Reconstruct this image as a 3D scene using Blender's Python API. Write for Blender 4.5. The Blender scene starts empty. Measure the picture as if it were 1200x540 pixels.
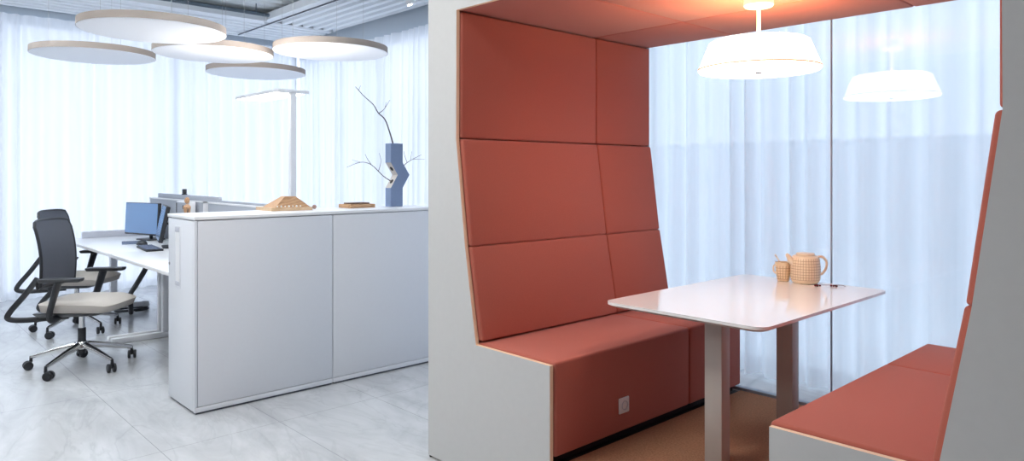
import bpy, bmesh, math, random
from mathutils import Vector, Matrix
PI = math.pi
random.seed(7)
scene = bpy.context.scene
COL = scene.collection

# ------------------------------------------------------------------ materials
def s2l(c):
    c /= 255.0
    return c / 12.92 if c <= 0.04045 else ((c + 0.055) / 1.055) ** 2.4
def rgb(r, g, b): return (s2l(r), s2l(g), s2l(b), 1.0)

def mat(name, col, rough=0.5, metal=0.0, noise=0.0, nscale=40.0, bump=0.0, bscale=300.0, spec=0.5, sheen=0.0, coat=0.0):
    m = bpy.data.materials.new(name); m.use_nodes = True
    nt = m.node_tree; b = nt.nodes['Principled BSDF']
    b.inputs['Base Color'].default_value = col
    b.inputs['Roughness'].default_value = rough
    b.inputs['Metallic'].default_value = metal
    b.inputs['Specular IOR Level'].default_value = spec
    if sheen: b.inputs['Sheen Weight'].default_value = sheen
    if coat: b.inputs['Coat Weight'].default_value = coat; b.inputs['Coat Roughness'].default_value = 0.08
    tc = nt.nodes.new('ShaderNodeTexCoord')
    if noise:
        n = nt.nodes.new('ShaderNodeTexNoise'); n.inputs['Scale'].default_value = nscale; n.inputs['Detail'].default_value = 6
        mx = nt.nodes.new('ShaderNodeMix'); mx.data_type = 'RGBA'
        nt.links.new(tc.outputs['Object'], n.inputs['Vector'])
        nt.links.new(n.outputs['Fac'], mx.inputs['Factor'])
        mx.inputs['A'].default_value = tuple(c * (1 - noise) for c in col[:3]) + (1,)
        mx.inputs['B'].default_value = tuple(min(1, c * (1 + noise)) for c in col[:3]) + (1,)
        nt.links.new(mx.outputs['Result'], b.inputs['Base Color'])
    if bump:
        n2 = nt.nodes.new('ShaderNodeTexNoise'); n2.inputs['Scale'].default_value = bscale; n2.inputs['Detail'].default_value = 3
        bp = nt.nodes.new('ShaderNodeBump'); bp.inputs['Strength'].default_value = bump; bp.inputs['Distance'].default_value = 0.002
        nt.links.new(tc.outputs['Object'], n2.inputs['Vector'])
        nt.links.new(n2.outputs['Fac'], bp.inputs['Height']); nt.links.new(bp.outputs['Normal'], b.inputs['Normal'])
    return m

def emit_mat(name, col, strength):
    m = bpy.data.materials.new(name); m.use_nodes = True
    nt = m.node_tree; b = nt.nodes['Principled BSDF']
    b.inputs['Base Color'].default_value = (0.9, 0.9, 0.9, 1)
    b.inputs['Emission Color'].default_value = col
    b.inputs['Emission Strength'].default_value = strength
    return m

def grid_mat(name, col, line, cells_u, cells_v, z0, z1):
    """glazed pot with a drawn grid of thin lines"""
    m = mat(name, col, 0.35)
    nt = m.node_tree; b = nt.nodes['Principled BSDF']
    tc = nt.nodes.new('ShaderNodeTexCoord'); sp = nt.nodes.new('ShaderNodeSeparateXYZ')
    nt.links.new(tc.outputs['Object'], sp.inputs[0])
    def math_(op, a, bb=None):
        n = nt.nodes.new('ShaderNodeMath'); n.operation = op
        for i, v in enumerate((a, bb)):
            if v is None: continue
            if isinstance(v, (int, float)): n.inputs[i].default_value = v
            else: nt.links.new(v, n.inputs[i])
        return n.outputs[0]
    ang = math_('ARCTAN2', sp.outputs['Y'], sp.outputs['X'])
    u = math_('FRACT', math_('MULTIPLY', ang, cells_u / (2 * PI)))
    v = math_('FRACT', math_('MULTIPLY', math_('SUBTRACT', sp.outputs['Z'], z0), cells_v / (z1 - z0)))
    lu = math_('LESS_THAN', u, 0.16); lv = math_('LESS_THAN', v, 0.16)
    ln = math_('MAXIMUM', lu, lv)
    inz = math_('MULTIPLY', math_('GREATER_THAN', sp.outputs['Z'], z0), math_('LESS_THAN', sp.outputs['Z'], z1))
    mx = nt.nodes.new('ShaderNodeMix'); mx.data_type = 'RGBA'
    nt.links.new(math_('MULTIPLY', math_('MULTIPLY', ln, inz), 0.75), mx.inputs['Factor'])
    mx.inputs['A'].default_value = col; mx.inputs['B'].default_value = line
    nt.links.new(mx.outputs['Result'], b.inputs['Base Color'])
    return m

def curtain_mat(name, col, see=0.35):
    m = bpy.data.materials.new(name); m.use_nodes = True
    nt = m.node_tree; nt.nodes.clear()
    out = nt.nodes.new('ShaderNodeOutputMaterial')
    tr = nt.nodes.new('ShaderNodeBsdfTransparent')
    df = nt.nodes.new('ShaderNodeBsdfDiffuse'); df.inputs['Color'].default_value = col
    tl = nt.nodes.new('ShaderNodeBsdfTranslucent'); tl.inputs['Color'].default_value = col
    m1 = nt.nodes.new('ShaderNodeMixShader'); m1.inputs[0].default_value = 0.55
    m2 = nt.nodes.new('ShaderNodeMixShader')
    lw = nt.nodes.new('ShaderNodeLayerWeight'); lw.inputs['Blend'].default_value = 0.5
    mr = nt.nodes.new('ShaderNodeMapRange'); mr.inputs['From Min'].default_value = 0; mr.inputs['From Max'].default_value = 1
    mr.inputs['To Min'].default_value = 1 - see; mr.inputs['To Max'].default_value = 1.0
    # woven threads: fine vertical variation of density
    tc = nt.nodes.new('ShaderNodeTexCoord'); n = nt.nodes.new('ShaderNodeTexNoise'); n.inputs['Scale'].default_value = 2.2
    mp = nt.nodes.new('ShaderNodeMapping'); mp.inputs['Scale'].default_value = (6, 6, 0.12)
    nt.links.new(tc.outputs['Object'], mp.inputs[0]); nt.links.new(mp.outputs[0], n.inputs['Vector'])
    ad = nt.nodes.new('ShaderNodeMath'); ad.operation = 'MULTIPLY_ADD'; ad.inputs[1].default_value = 0.24; ad.inputs[2].default_value = -0.10
    sm = nt.nodes.new('ShaderNodeMath'); sm.operation = 'ADD'; sm.use_clamp = True
    nt.links.new(n.outputs['Fac'], ad.inputs[0])
    nt.links.new(lw.outputs['Facing'], mr.inputs['Value'])
    nt.links.new(mr.outputs[0], sm.inputs[0]); nt.links.new(ad.outputs[0], sm.inputs[1])
    nt.links.new(sm.outputs[0], m2.inputs[0])
    nt.links.new(df.outputs[0], m1.inputs[1]); nt.links.new(tl.outputs[0], m1.inputs[2])
    nt.links.new(tr.outputs[0], m2.inputs[1]); nt.links.new(m1.outputs[0], m2.inputs[2])
    nt.links.new(m2.outputs[0], out.inputs['Surface'])
    return m

def glass_mat(name, tint=(1, 1, 1, 1), k=1.0):
    m = bpy.data.materials.new(name); m.use_nodes = True
    nt = m.node_tree; nt.nodes.clear()
    out = nt.nodes.new('ShaderNodeOutputMaterial')
    tr = nt.nodes.new('ShaderNodeBsdfTransparent'); tr.inputs['Color'].default_value = tint
    gl = nt.nodes.new('ShaderNodeBsdfGlossy'); gl.inputs['Roughness'].default_value = 0.0
    lw = nt.nodes.new('ShaderNodeLayerWeight'); lw.inputs['Blend'].default_value = 0.5
    pw = nt.nodes.new('ShaderNodeMath'); pw.operation = 'POWER'; pw.inputs[1].default_value = 5.0
    ma = nt.nodes.new('ShaderNodeMath'); ma.operation = 'MULTIPLY_ADD'; ma.inputs[1].default_value = 0.9; ma.inputs[2].default_value = 0.045 * k
    mx = nt.nodes.new('ShaderNodeMixShader')
    nt.links.new(lw.outputs['Facing'], pw.inputs[0]); nt.links.new(pw.outputs[0], ma.inputs[0]); nt.links.new(ma.outputs[0], mx.inputs[0])
    nt.links.new(tr.outputs[0], mx.inputs[1]); nt.links.new(gl.outputs[0], mx.inputs[2]); nt.links.new(mx.outputs[0], out.inputs['Surface'])
    return m

def marble_mat(name):
    m = mat(name, rgb(205, 208, 211), 0.22)
    nt = m.node_tree; b = nt.nodes['Principled BSDF']
    tc = nt.nodes.new('ShaderNodeTexCoord')
    def N(t, **kw):
        n = nt.nodes.new(t)
        for k, v in kw.items(): setattr(n, k, v)
        return n
    L = nt.links.new
    mp = N('ShaderNodeMapping'); mp.inputs['Rotation'].default_value = (0, 0, 0.9); mp.inputs['Scale'].default_value = (1.0, 2.6, 1)
    L(tc.outputs['Object'], mp.inputs[0])
    n1 = N('ShaderNodeTexNoise'); n1.inputs['Scale'].default_value = 1.3; n1.inputs['Detail'].default_value = 9; n1.inputs['Roughness'].default_value = .62; n1.inputs['Distortion'].default_value = 1.2
    L(mp.outputs[0], n1.inputs['Vector'])
    r1 = N('ShaderNodeValToRGB'); r1.color_ramp.elements[0].position = .3; r1.color_ramp.elements[0].color = rgb(178, 180, 183); r1.color_ramp.elements[1].position = .7; r1.color_ramp.elements[1].color = rgb(208, 210, 212)
    L(n1.outputs['Fac'], r1.inputs[0])
    # veins
    n2 = N('ShaderNodeTexNoise'); n2.inputs['Scale'].default_value = 0.9; n2.inputs['Detail'].default_value = 8; n2.inputs['Distortion'].default_value = 1.8
    L(mp.outputs[0], n2.inputs['Vector'])
    s_ = N('ShaderNodeMath', operation='SUBTRACT'); s_.inputs[1].default_value = .5; L(n2.outputs['Fac'], s_.inputs[0])
    a_ = N('ShaderNodeMath', operation='ABSOLUTE'); L(s_.outputs[0], a_.inputs[0])
    vr = N('ShaderNodeMapRange'); vr.inputs['From Min'].default_value = 0; vr.inputs['From Max'].default_value = .022; vr.inputs['To Min'].default_value = .32; vr.inputs['To Max'].default_value = 0
    L(a_.outputs[0], vr.inputs['Value'])
    n3 = N('ShaderNodeTexNoise'); n3.inputs['Scale'].default_value = 1.7; L(tc.outputs['Object'], n3.inputs['Vector'])
    mk = N('ShaderNodeMath', operation='MULTIPLY'); L(vr.outputs[0], mk.inputs[0]); L(n3.outputs['Fac'], mk.inputs[1])
    mv = N('ShaderNodeMix', data_type='RGBA'); mv.inputs['B'].default_value = rgb(140, 142, 146)
    L(mk.outputs[0], mv.inputs['Factor']); L(r1.outputs[0], mv.inputs['A'])
    # tile joints
    sp = N('ShaderNodeSeparateXYZ'); L(tc.outputs['Object'], sp.inputs[0])
    def joint(sock, off, size):
        a = N('ShaderNodeMath', operation='SUBTRACT'); a.inputs[1].default_value = off; L(sock, a.inputs[0])
        d = N('ShaderNodeMath', operation='DIVIDE'); d.inputs[1].default_value = size; L(a.outputs[0], d.inputs[0])
        f = N('ShaderNodeMath', operation='FRACT'); L(d.outputs[0], f.inputs[0])
        l = N('ShaderNodeMath', operation='LESS_THAN'); l.inputs[1].default_value = .0035 / size; L(f.outputs[0], l.inputs[0])
        return l.outputs[0]
    jm = N('ShaderNodeMath', operation='MAXIMUM'); L(joint(sp.outputs['Y'], 1.125, .612), jm.inputs[0]); L(joint(sp.outputs['X'], -4.95, 1.224), jm.inputs[1])
    js = N('ShaderNodeMath', operation='MULTIPLY'); js.inputs[1].default_value = .6; L(jm.outputs[0], js.inputs[0])
    mj = N('ShaderNodeMix', data_type='RGBA'); mj.inputs['B'].default_value = rgb(120, 121, 124)
    L(js.outputs[0], mj.inputs['Factor']); L(mv.outputs['Result'], mj.inputs['A'])
    L(mj.outputs['Result'], b.inputs['Base Color'])
    return m

def wood_mat(name, c1, c2, scale=18):
    m = mat(name, c1, 0.5)
    nt = m.node_tree; b = nt.nodes['Principled BSDF']
    tc = nt.nodes.new('ShaderNodeTexCoord'); mp = nt.nodes.new('ShaderNodeMapping'); mp.inputs['Scale'].default_value = (1, 1, 6)
    w = nt.nodes.new('ShaderNodeTexWave'); w.inputs['Scale'].default_value = scale; w.inputs['Distortion'].default_value = 4; w.inputs['Detail'].default_value = 3
    mx = nt.nodes.new('ShaderNodeMix'); mx.data_type = 'RGBA'; mx.inputs['A'].default_value = c1; mx.inputs['B'].default_value = c2
    nt.links.new(tc.outputs['Object'], mp.inputs[0]); nt.links.new(mp.outputs[0], w.inputs['Vector'])
    nt.links.new(w.outputs['Fac'], mx.inputs['Factor']); nt.links.new(mx.outputs['Result'], b.inputs['Base Color'])
    return m

M = dict(
    rust=mat('rust_fabric', rgb(180, 100, 85), 0.85, noise=.08, nscale=160, bump=.35, bscale=900, sheen=.15, spec=.2),
    board=mat('grey_laminate', rgb(196, 196, 195), 0.55, noise=.03, nscale=30),
    edge=mat('cream_edge', rgb(240, 214, 184), 0.5),
    black=mat('black_plinth', rgb(22, 20, 20), 0.7),
    carpet=mat('brown_carpet', rgb(172, 126, 96), 0.95, noise=.5, nscale=110, bump=.8, bscale=500, spec=.1),
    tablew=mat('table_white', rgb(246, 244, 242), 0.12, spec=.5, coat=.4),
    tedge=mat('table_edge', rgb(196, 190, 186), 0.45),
    leg=mat('leg_grey', rgb(190, 184, 178), 0.45),
    whitem=mat('white_metal', rgb(232, 233, 236), 0.35),
    cab=mat('white_lacquer', rgb(222, 225, 231), 0.38),
    cabside=mat('white_ribbed_panel', rgb(222, 225, 231), 0.45, noise=.015, nscale=50),
    ctop=mat('white_worktop', rgb(240, 241, 243), 0.3),
    shadow=mat('painted_shadow_grey', rgb(90, 94, 104), 0.6),  # shade put into the colour, for the lines at beam and cabinet foot
    handle=mat('handle_grey', rgb(196, 198, 208), 0.35),
    chrome=mat('polished_aluminium', rgb(226, 226, 226), 0.14, metal=1),
    blackp=mat('black_plastic', rgb(30, 32, 38), 0.45),
    mesh=mat('charcoal_mesh', rgb(74, 77, 86), 0.7, noise=.1, nscale=400, bump=.5, bscale=1200),
    seat=mat('beige_seat_fabric', rgb(188, 181, 174), 0.9, noise=.05, nscale=200, bump=.4, bscale=900),
    screen=mat('screen_blue_reflection', rgb(96, 134, 180), 0.18, coat=.4),  # screens are off; the reflected blue is put into the colour
    divider=mat('divider_felt', rgb(168, 172, 182), 0.9, noise=.04, nscale=200),
    deck=mat('white_corrugated_steel', rgb(228, 232, 236), 0.4),
    deckhi=mat('pale_steel_deck', rgb(232, 238, 241), 0.5),
    wallup=mat('pale_blue_wall', rgb(196, 206, 216), 0.8),
    wallin=mat('taupe_wall_paint', rgb(120, 112, 106), 0.8),
    disc=mat('acoustic_felt_white', rgb(240, 241, 244), 0.9, bump=.2, bscale=800),
    discrim=mat('beige_felt_rim', rgb(150, 138, 130), 0.9),
    vase=mat('slate_ceramic', rgb(116, 134, 166), 0.5, noise=.06, nscale=60),
    vaselit=mat('slate_ceramic_lit', rgb(196, 190, 186), 0.6),  # lit copy of the slate ceramic, brightness put into the colour
    twig=mat('brown_twig', rgb(92, 78, 78), 0.8),
    woodl=wood_mat('light_wood', rgb(218, 190, 158), rgb(198, 164, 128)),
    woodr=wood_mat('warm_wood', rgb(196, 156, 118), rgb(172, 128, 92), 30),
    woodd=mat('walnut_slot', rgb(96, 72, 58), 0.6),
    berry=mat('dark_red_berry', rgb(84, 20, 26), 0.25),
    gasket=mat('grey_profile', rgb(150, 160, 172), 0.5),
    frame=mat('white_profile', rgb(226, 228, 232), 0.4),
    outside=mat('pale_render', rgb(240, 243, 246), 0.8),
    paving=mat('pale_paving', rgb(236, 238, 240), 0.8),
    cream=mat('glazed_cream', rgb(240, 220, 192), 0.35),
    steel=mat('brushed_steel', rgb(180, 180, 180), 0.3, metal=1),
    pipe=mat('dark_conduit', rgb(84, 98, 110), 0.5),
    knob=mat('brown_ball', rgb(160, 128, 116), 0.5),
    pad=mat('slate_blue_pad', rgb(96, 106, 130), 0.8),
)
M['curtain'] = curtain_mat('sheer_white_voile', (0.91, 0.93, 0.96, 1), 0.20)
M['glass'] = glass_mat('clear_glass', (.945, .985, 1, 1), k=.9)
M['wglass'] = glass_mat('window_glass', k=0.9)
M['marble'] = marble_mat('grey_marble_tiles')
M['pot'] = grid_mat('cream_grid_glaze', rgb(236, 216, 186), rgb(150, 106, 70), 34, 8, 0.018, 0.118)
M['cup'] = grid_mat('cream_grid_glaze_small', rgb(234, 208, 172), rgb(150, 106, 70), 16, 5, 0.012, 0.080)
M['shade'] = emit_mat('lit_lamp_shade', (1.0, 0.82, 0.66, 1), 6.5)
M['diffuser'] = emit_mat('lit_lamp_diffuser', (1.0, 0.86, 0.72, 1), 10.0)
M['glow'] = emit_mat('lit_lamp_top', (1.0, 0.64, 0.30, 1), 24.0)
M['hem'] = emit_mat('lit_shade_hem', (1.0, 0.55, 0.24, 1), 0.75)
M['lum'] = emit_mat('luminaire_panel', (1.0, 0.96, 0.9, 1), 9.0)
M['lumup'] = emit_mat('luminaire_uplight', (1.0, 0.95, 0.88, 1), 40.0)
M['spotlens'] = emit_mat('spot_lens', (1.0, 0.96, 0.9, 1), 6.0)

# ------------------------------------------------------------------ mesh helpers
def obj(name, bm, mats, parent=None, smooth=True, angle=0.6, loc=None):
    bmesh.ops.recalc_face_normals(bm, faces=bm.faces[:])
    if smooth:
        for f in bm.faces: f.smooth = True
        for e in bm.edges:
            if len(e.link_faces) == 2 and e.calc_face_angle(0) > angle: e.smooth = False
    me = bpy.data.meshes.new(name); bm.to_mesh(me); bm.free()
    for m in (mats if isinstance(mats, (list, tuple)) else [mats]): me.materials.append(m)
    o = bpy.data.objects.new(name, me); COL.objects.link(o)
    if loc is not None: o.location = loc
    if parent is not None:
        o.parent = parent
    return o
def tag(o, label=None, cat=None, group=None, kind=None):
    if label: o['label'] = label
    if cat: o['category'] = cat
    if group: o['group'] = group
    if kind: o['kind'] = kind
    return o
def thing(name, loc, label, cat, group=None, rz=0):
    o = bpy.data.objects.new(name, None); COL.objects.link(o)
    o.location = loc; o.rotation_euler = (0, 0, rz); o.empty_display_size = .1
    return tag(o, label, cat, group)
def struct(name, bm, m, parent=None, smooth=False):
    o = obj(name, bm, m, parent, smooth)
    if parent is None: o['kind'] = 'structure'
    return o
def dup(root, loc, rz, label, group=None):
    r = root.copy(); COL.objects.link(r); r.location = loc; r.rotation_euler = (0, 0, rz); r['label'] = label
    if group: r['group'] = group
    for ch in list(root.children):
        c = ch.copy(); COL.objects.link(c); c.parent = r
        for g in list(ch.children):
            d = g.copy(); COL.objects.link(d); d.parent = c
    return r

def hexa(bm, pts, bev=0.0, seg=3, mi=0):
    """8 corners: bottom 4 (ccw) then top 4"""
    vs = [bm.verts.new(p) for p in pts]
    fs = [bm.faces.new([vs[i] for i in q]) for q in ((3, 2, 1, 0), (4, 5, 6, 7), (0, 1, 5, 4), (1, 2, 6, 5), (2, 3, 7, 6), (3, 0, 4, 7))]
    for f in fs: f.material_index = mi
    bmesh.ops.recalc_face_normals(bm, faces=fs)
    if bev:
        es = list({e for f in fs for e in f.edges})
        bmesh.ops.bevel(bm, geom=es, offset=bev, segments=seg, profile=0.5, affect='EDGES', clamp_overlap=True, material=mi)
    return bm
def box(bm, x0, x1, y0, y1, z0, z1, bev=0.0, seg=2, mi=0):
    return hexa(bm, [(x0, y0, z0), (x1, y0, z0), (x1, y1, z0), (x0, y1, z0), (x0, y0, z1), (x1, y0, z1), (x1, y1, z1), (x0, y1, z1)], bev, seg, mi)
def NB(): return bmesh.new()
def bx(*a, **k): return box(bmesh.new(), *a, **k)
def prism(bm, poly, axis, a, b, mi_side=0, mi_cap=0):
    """poly: list of 2D; axis: 'y' -> (x,z) extruded a..b along y; 'z' -> (x,y); 'x' -> (y,z)"""
    def P(p, t): return {'y': (p[0], t, p[1]), 'z': (p[0], p[1], t), 'x': (t, p[0], p[1])}[axis]
    A = [bm.verts.new(P(p, a)) for p in poly]; B = [bm.verts.new(P(p, b)) for p in poly]
    n = len(poly)
    f = bm.faces.new(A); f.material_index = mi_cap
    f = bm.faces.new(B[::-1]); f.material_index = mi_cap
    for i in range(n):
        f = bm.faces.new((A[i], A[(i + 1) % n], B[(i + 1) % n], B[i])); f.material_index = mi_side
    return bm
def lathe(bm, prof, n=40, c=(0, 0), mi=0):
    rings = []
    for r, z in prof:
        if r < 1e-6: rings.append([bm.verts.new((c[0], c[1], z))])
        else: rings.append([bm.verts.new((c[0] + r * math.cos(2 * PI * i / n), c[1] + r * math.sin(2 * PI * i / n), z)) for i in range(n)])
    for a, b in zip(rings, rings[1:]):
        if len(a) == 1 and len(b) == 1: continue
        for i in range(n):
            j = (i + 1) % n
            vs = (a[0], b[i], b[j]) if len(a) == 1 else (a[i], a[j], b[0]) if len(b) == 1 else (a[i], a[j], b[j], b[i])
            f = bm.faces.new(vs); f.material_index = mi
    return bm
def tube(bm, pts, r, n=10, mi=0, flat=1.0, cap=True):
    """sweep; r a number or one per point; flat squashes the second axis"""
    pts = [Vector(p) for p in pts]; m = len(pts)
    rs = r if isinstance(r, (list, tuple)) else [r] * m
    t0 = (pts[1] - pts[0]).normalized()
    ref = Vector((0, 0, 1)) if abs(t0.z) < .9 else Vector((1, 0, 0))
    u = (ref - t0 * ref.dot(t0)).normalized(); rings = []
    for i, p in enumerate(pts):
        t = (pts[min(i + 1, m - 1)] - pts[max(i - 1, 0)]).normalized()
        u = (u - t * u.dot(t)).normalized(); v = t.cross(u)
        rings.append([bm.verts.new(p + u * math.cos(2 * PI * k / n) * rs[i] + v * math.sin(2 * PI * k / n) * rs[i] * flat) for k in range(n)])
    for a, b in zip(rings, rings[1:]):
        for k in range(n):
            f = bm.faces.new((a[k], a[(k + 1) % n], b[(k + 1) % n], b[k])); f.material_index = mi
    if cap:
        bm.faces.new(rings[0][::-1]).material_index = mi; bm.faces.new(rings[-1]).material_index = mi
    return bm
def smooth_path(pts, k=6):
    """Catmull-Rom"""
    P = [Vector(p) for p in pts]; out = []
    for i in range(len(P) - 1):
        a, b, c, d = P[max(i - 1, 0)], P[i], P[i + 1], P[min(i + 2, len(P) - 1)]
        for j in range(k):
            t = j / k
            out.append(.5 * ((2 * b) + (c - a) * t + (2 * a - 5 * b + 4 * c - d) * t * t + (3 * b - a - 3 * c + d) * t ** 3))
    out.append(P[-1]); return out
def sphere(bm, c, r, mi=0, sc=(1, 1, 1)):
    ret = bmesh.ops.create_uvsphere(bm, u_segments=16, v_segments=10, radius=r)
    for v in ret['verts']:
        v.co = Vector((v.co.x * sc[0], v.co.y * sc[1], v.co.z * sc[2])) + Vector(c)
        for f in v.link_faces: f.material_index = mi
    return bm
def rrect(x0, x1, y0, y1, r, n=6):
    out = []
    for cx, cy, a0 in ((x1 - r, y0 + r, -PI / 2), (x1 - r, y1 - r, 0), (x0 + r, y1 - r, PI / 2), (x0 + r, y0 + r, PI)):
        for i in range(n + 1):
            a = a0 + PI / 2 * i / n; out.append((cx + r * math.cos(a), cy + r * math.sin(a)))
    return out
def corrugated(bm, u0, u1, v0, v1, z, pitch, h, along):
    """trapezoid ribs running along axis 'along' ('x' or 'y'); u across, v along"""
    prof = []; u = u0
    while u < u1 - 1e-6:
        for du, dz in ((0, 0), (.42, 0), (.58, h), (.84, h)):
            uu = u + du * pitch
            if uu <= u1: prof.append((uu, z + dz))
        u += pitch
    prof.append((u1, z))
    rows = []
    for v in (v0, v1):
        rows.append([bm.verts.new((a, v, b) if along == 'y' else (v, a, b)) for a, b in prof])
    for i in range(len(prof) - 1): bm.faces.new((rows[0][i], rows[0][i + 1], rows[1][i + 1], rows[1][i]))
    r2 = []
    for v in (v0, v1):   # the sheet has a thickness: a flat back 
        r2.append([bm.verts.new((a, v, z + h + .01) if along == 'y' else (v, a, z + h + .01)) for a in (u0, u1)])
    bm.faces.new((r2[0][0], r2[1][0], r2[1][1], r2[0][1]))
    return bm

# ------------------------------------------------------------------ camera
F_PX, HZ, H = 833.19, 202.0, 1.37
AZ = math.radians(46.888)
cam_d = bpy.data.cameras.new('camera'); cam = bpy.data.objects.new('camera', cam_d); COL.objects.link(cam)
cam.location = (0, 0, H); cam.rotation_euler = (PI / 2, 0, AZ)
cam_d.sensor_fit = 'HORIZONTAL'; cam_d.sensor_width = 36; cam_d.lens = F_PX / 1200 * 36
cam_d.shift_y = -(270 - HZ) / 1200.0
cam_d.clip_start = .02
scene.camera = cam

# ------------------------------------------------------------------ room shell
XL, YB = -9.1, 4.45            # curtain planes
struct('floor', bx(-9.6, 2.6, -4.2, 4.9, -.15, 0), M['marble'])
struct('ceiling', (lambda b: corrugated(b, -9.6, 2.6, -4.2, 4.9, 3.26, .2, .045, 'y'))(NB()), M['deckhi'])
# the solid strip above each window, and the end wall behind the booth's right
struct('wall_front', bx(-9.6, 2.6, -4.4, -4.2, 0, 3.26), M['wallin'])
struct('wall_right', bx(2.6, 2.8, -4.4, 4.9, 0, 3.26), M['wallin'])
struct('wall_left', bx(-9.5, -9.28, -4.2, 4.9, 3.02, 3.26), M['wallup'])
struct('wall_back', bx(-9.28, 2.6, 4.62, 4.84, 2.93, 3.26), M['wallup'])
def win(name, along, a0, a1, plane, z1, posts):
    root = bpy.data.objects.new(name, None); COL.objects.link(root); root['kind'] = 'structure'
    def B(u0, u1, d0, d1, z0, zz): return bx(d0, d1, u0, u1, z0, zz) if along == 'y' else bx(u0, u1, d0, d1, z0, zz)
    obj('sill_rail', B(a0, a1, plane - .03, plane + .03, 0, .07), M['frame'], root, False)
    obj('head_rail', B(a0, a1, plane - .03, plane + .03, z1 - .06, z1), M['frame'], root, False)
    ps = posts
    for p in ps: obj('mullion', B(p - .025, p + .025, plane - .03, plane + .03, .07, z1 - .06), M['frame'], root, False)
    for p, q in zip(ps, ps[1:]): obj('pane', B(p + .025, q - .025, plane - .004, plane + .004, .07, z1 - .06), M['wglass'], root, False)
win('window_2', 'y', -4.2, 4.6, -9.34, 3.04, [-4.17, -1.4, 1.2, 3.0, 4.57])
win('window_3', 'x', -9.28, 2.6, 4.72, 2.95, [-9.25, -7.4, -5.6, -3.4, -.4, 2.57])
# dropped perimeter bands of corrugated steel, and their inner edge beams
struct('ceiling_band_left', corrugated(NB(), -9.16, -8.06, -4.2, 4.5, 3.14, .155, .045, 'y'), M['deck'])
struct('ceiling_band_back', corrugated(NB(), 3.66, 4.47, -8.06, 2.6, 3.14, .135, .045, 'x'), M['deck'])
struct('trim_1', bx(-8.06, -7.96, -4.2, 3.56, 3.12, 3.21), M['deck'])
struct('trim_2', bx(-8.06, 2.6, 3.56, 3.66, 3.14, 3.22), M['deck'])
struct('shadow_line', bx(-9.05, 2.6, 3.6605, 3.672, 3.128, 3.1395), M['shadow'])  # dark strip standing in for the shadow line along the beam

# ceiling services in the opening
p = obj('conduit_pipe', tube(NB(), [(-7.77, -2, 3.15), (-7.77, 3.50, 3.15)], .020, 10), M['pipe']); tag(p, 'dark thin conduit pipe running under the steel deck between ceiling bands', 'pipe')
for i, y in enumerate((2.35, 2.62, 3.35)):
    q = obj('hanger_rod', tube(NB(), [(-7.77, y, 3.1695), (-7.77, y, 3.262)], .006, 8), M['pipe']); tag(q, ['thin hanger rod holding the conduit, nearest the left frame edge', 'thin hanger rod holding the conduit, middle one of three', 'thin hanger rod holding the conduit, nearest the booth'][i], 'rod', 'hanger rods of the conduit')
# curtains
def curtain(name, along, a0, a1, plane, z0, z1, label, pitch=.15, amp=.045, seed=1, step=.012):
    rnd = random.Random(seed); b = NB()
    n = int((a1 - a0) / step); ph = 0.0; cols = []
    a = a0; pv = pitch; av = amp
    zs = [z0, z0 + .25, z0 + (z1 - z0) * .5, z1 - .12, z1]
    sc = [1.12, 1.0, .95, .8, .55]
    nxt = 0
    for i in range(n + 1):
        a = a0 + (a1 - a0) * i / n
        if ph >= nxt:
            pv = pitch * rnd.uniform(.6, 1.5); av = amp * rnd.uniform(.55, 1.25); nxt = ph + 2 * PI
            jit = rnd.uniform(-.02, .02)
        ph += 2 * PI * step / pv
        s = math.sin(ph); s = math.copysign(abs(s) ** .8, s)
        col = []
        for z, k in zip(zs, sc):
            d = plane + av * s * k + .012 * math.sin(a * 2.1 + z)
            col.append(b.verts.new((d, a, z) if along == 'y' else (a, d, z)))
        cols.append(col)
    for c, d in zip(cols, cols[1:]):
        for j in range(len(zs) - 1): b.faces.new((c[j], d[j], d[j + 1], c[j + 1]))
    o = obj(name, b, M['curtain'], None, True, 3.2)
    return tag(o, label, 'curtain')
curtain('sheer_curtain', 'y', -3.2, 4.47, -9.1, .02, 3.05, 'long sheer white curtain on the left behind the desks and chairs', .16, .045, 3)
curtain('sheer_curtain', 'x', -9.07, -3.35, 4.5, .02, 2.94, 'sheer white curtain behind the zigzag vase, left of the booth', .15, .04, 5)
curtain('sheer_curtain', 'x', -3.3, 2.2, 4.44, .02, 2.94, 'sheer white curtain behind the glass of the booth', .17, .045, 11)
# outdoors, seen faintly through the curtains
tag(obj('terrace_ground', bx(-22, 14, 4.9, 22, -.2, -.06), M['paving'], None, False), kind='structure')
tag(obj('terrace_wall', bx(-6, 9, 8.0, 8.25, -.06, 1.74), M['outside'], None, False), kind='structure')

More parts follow.
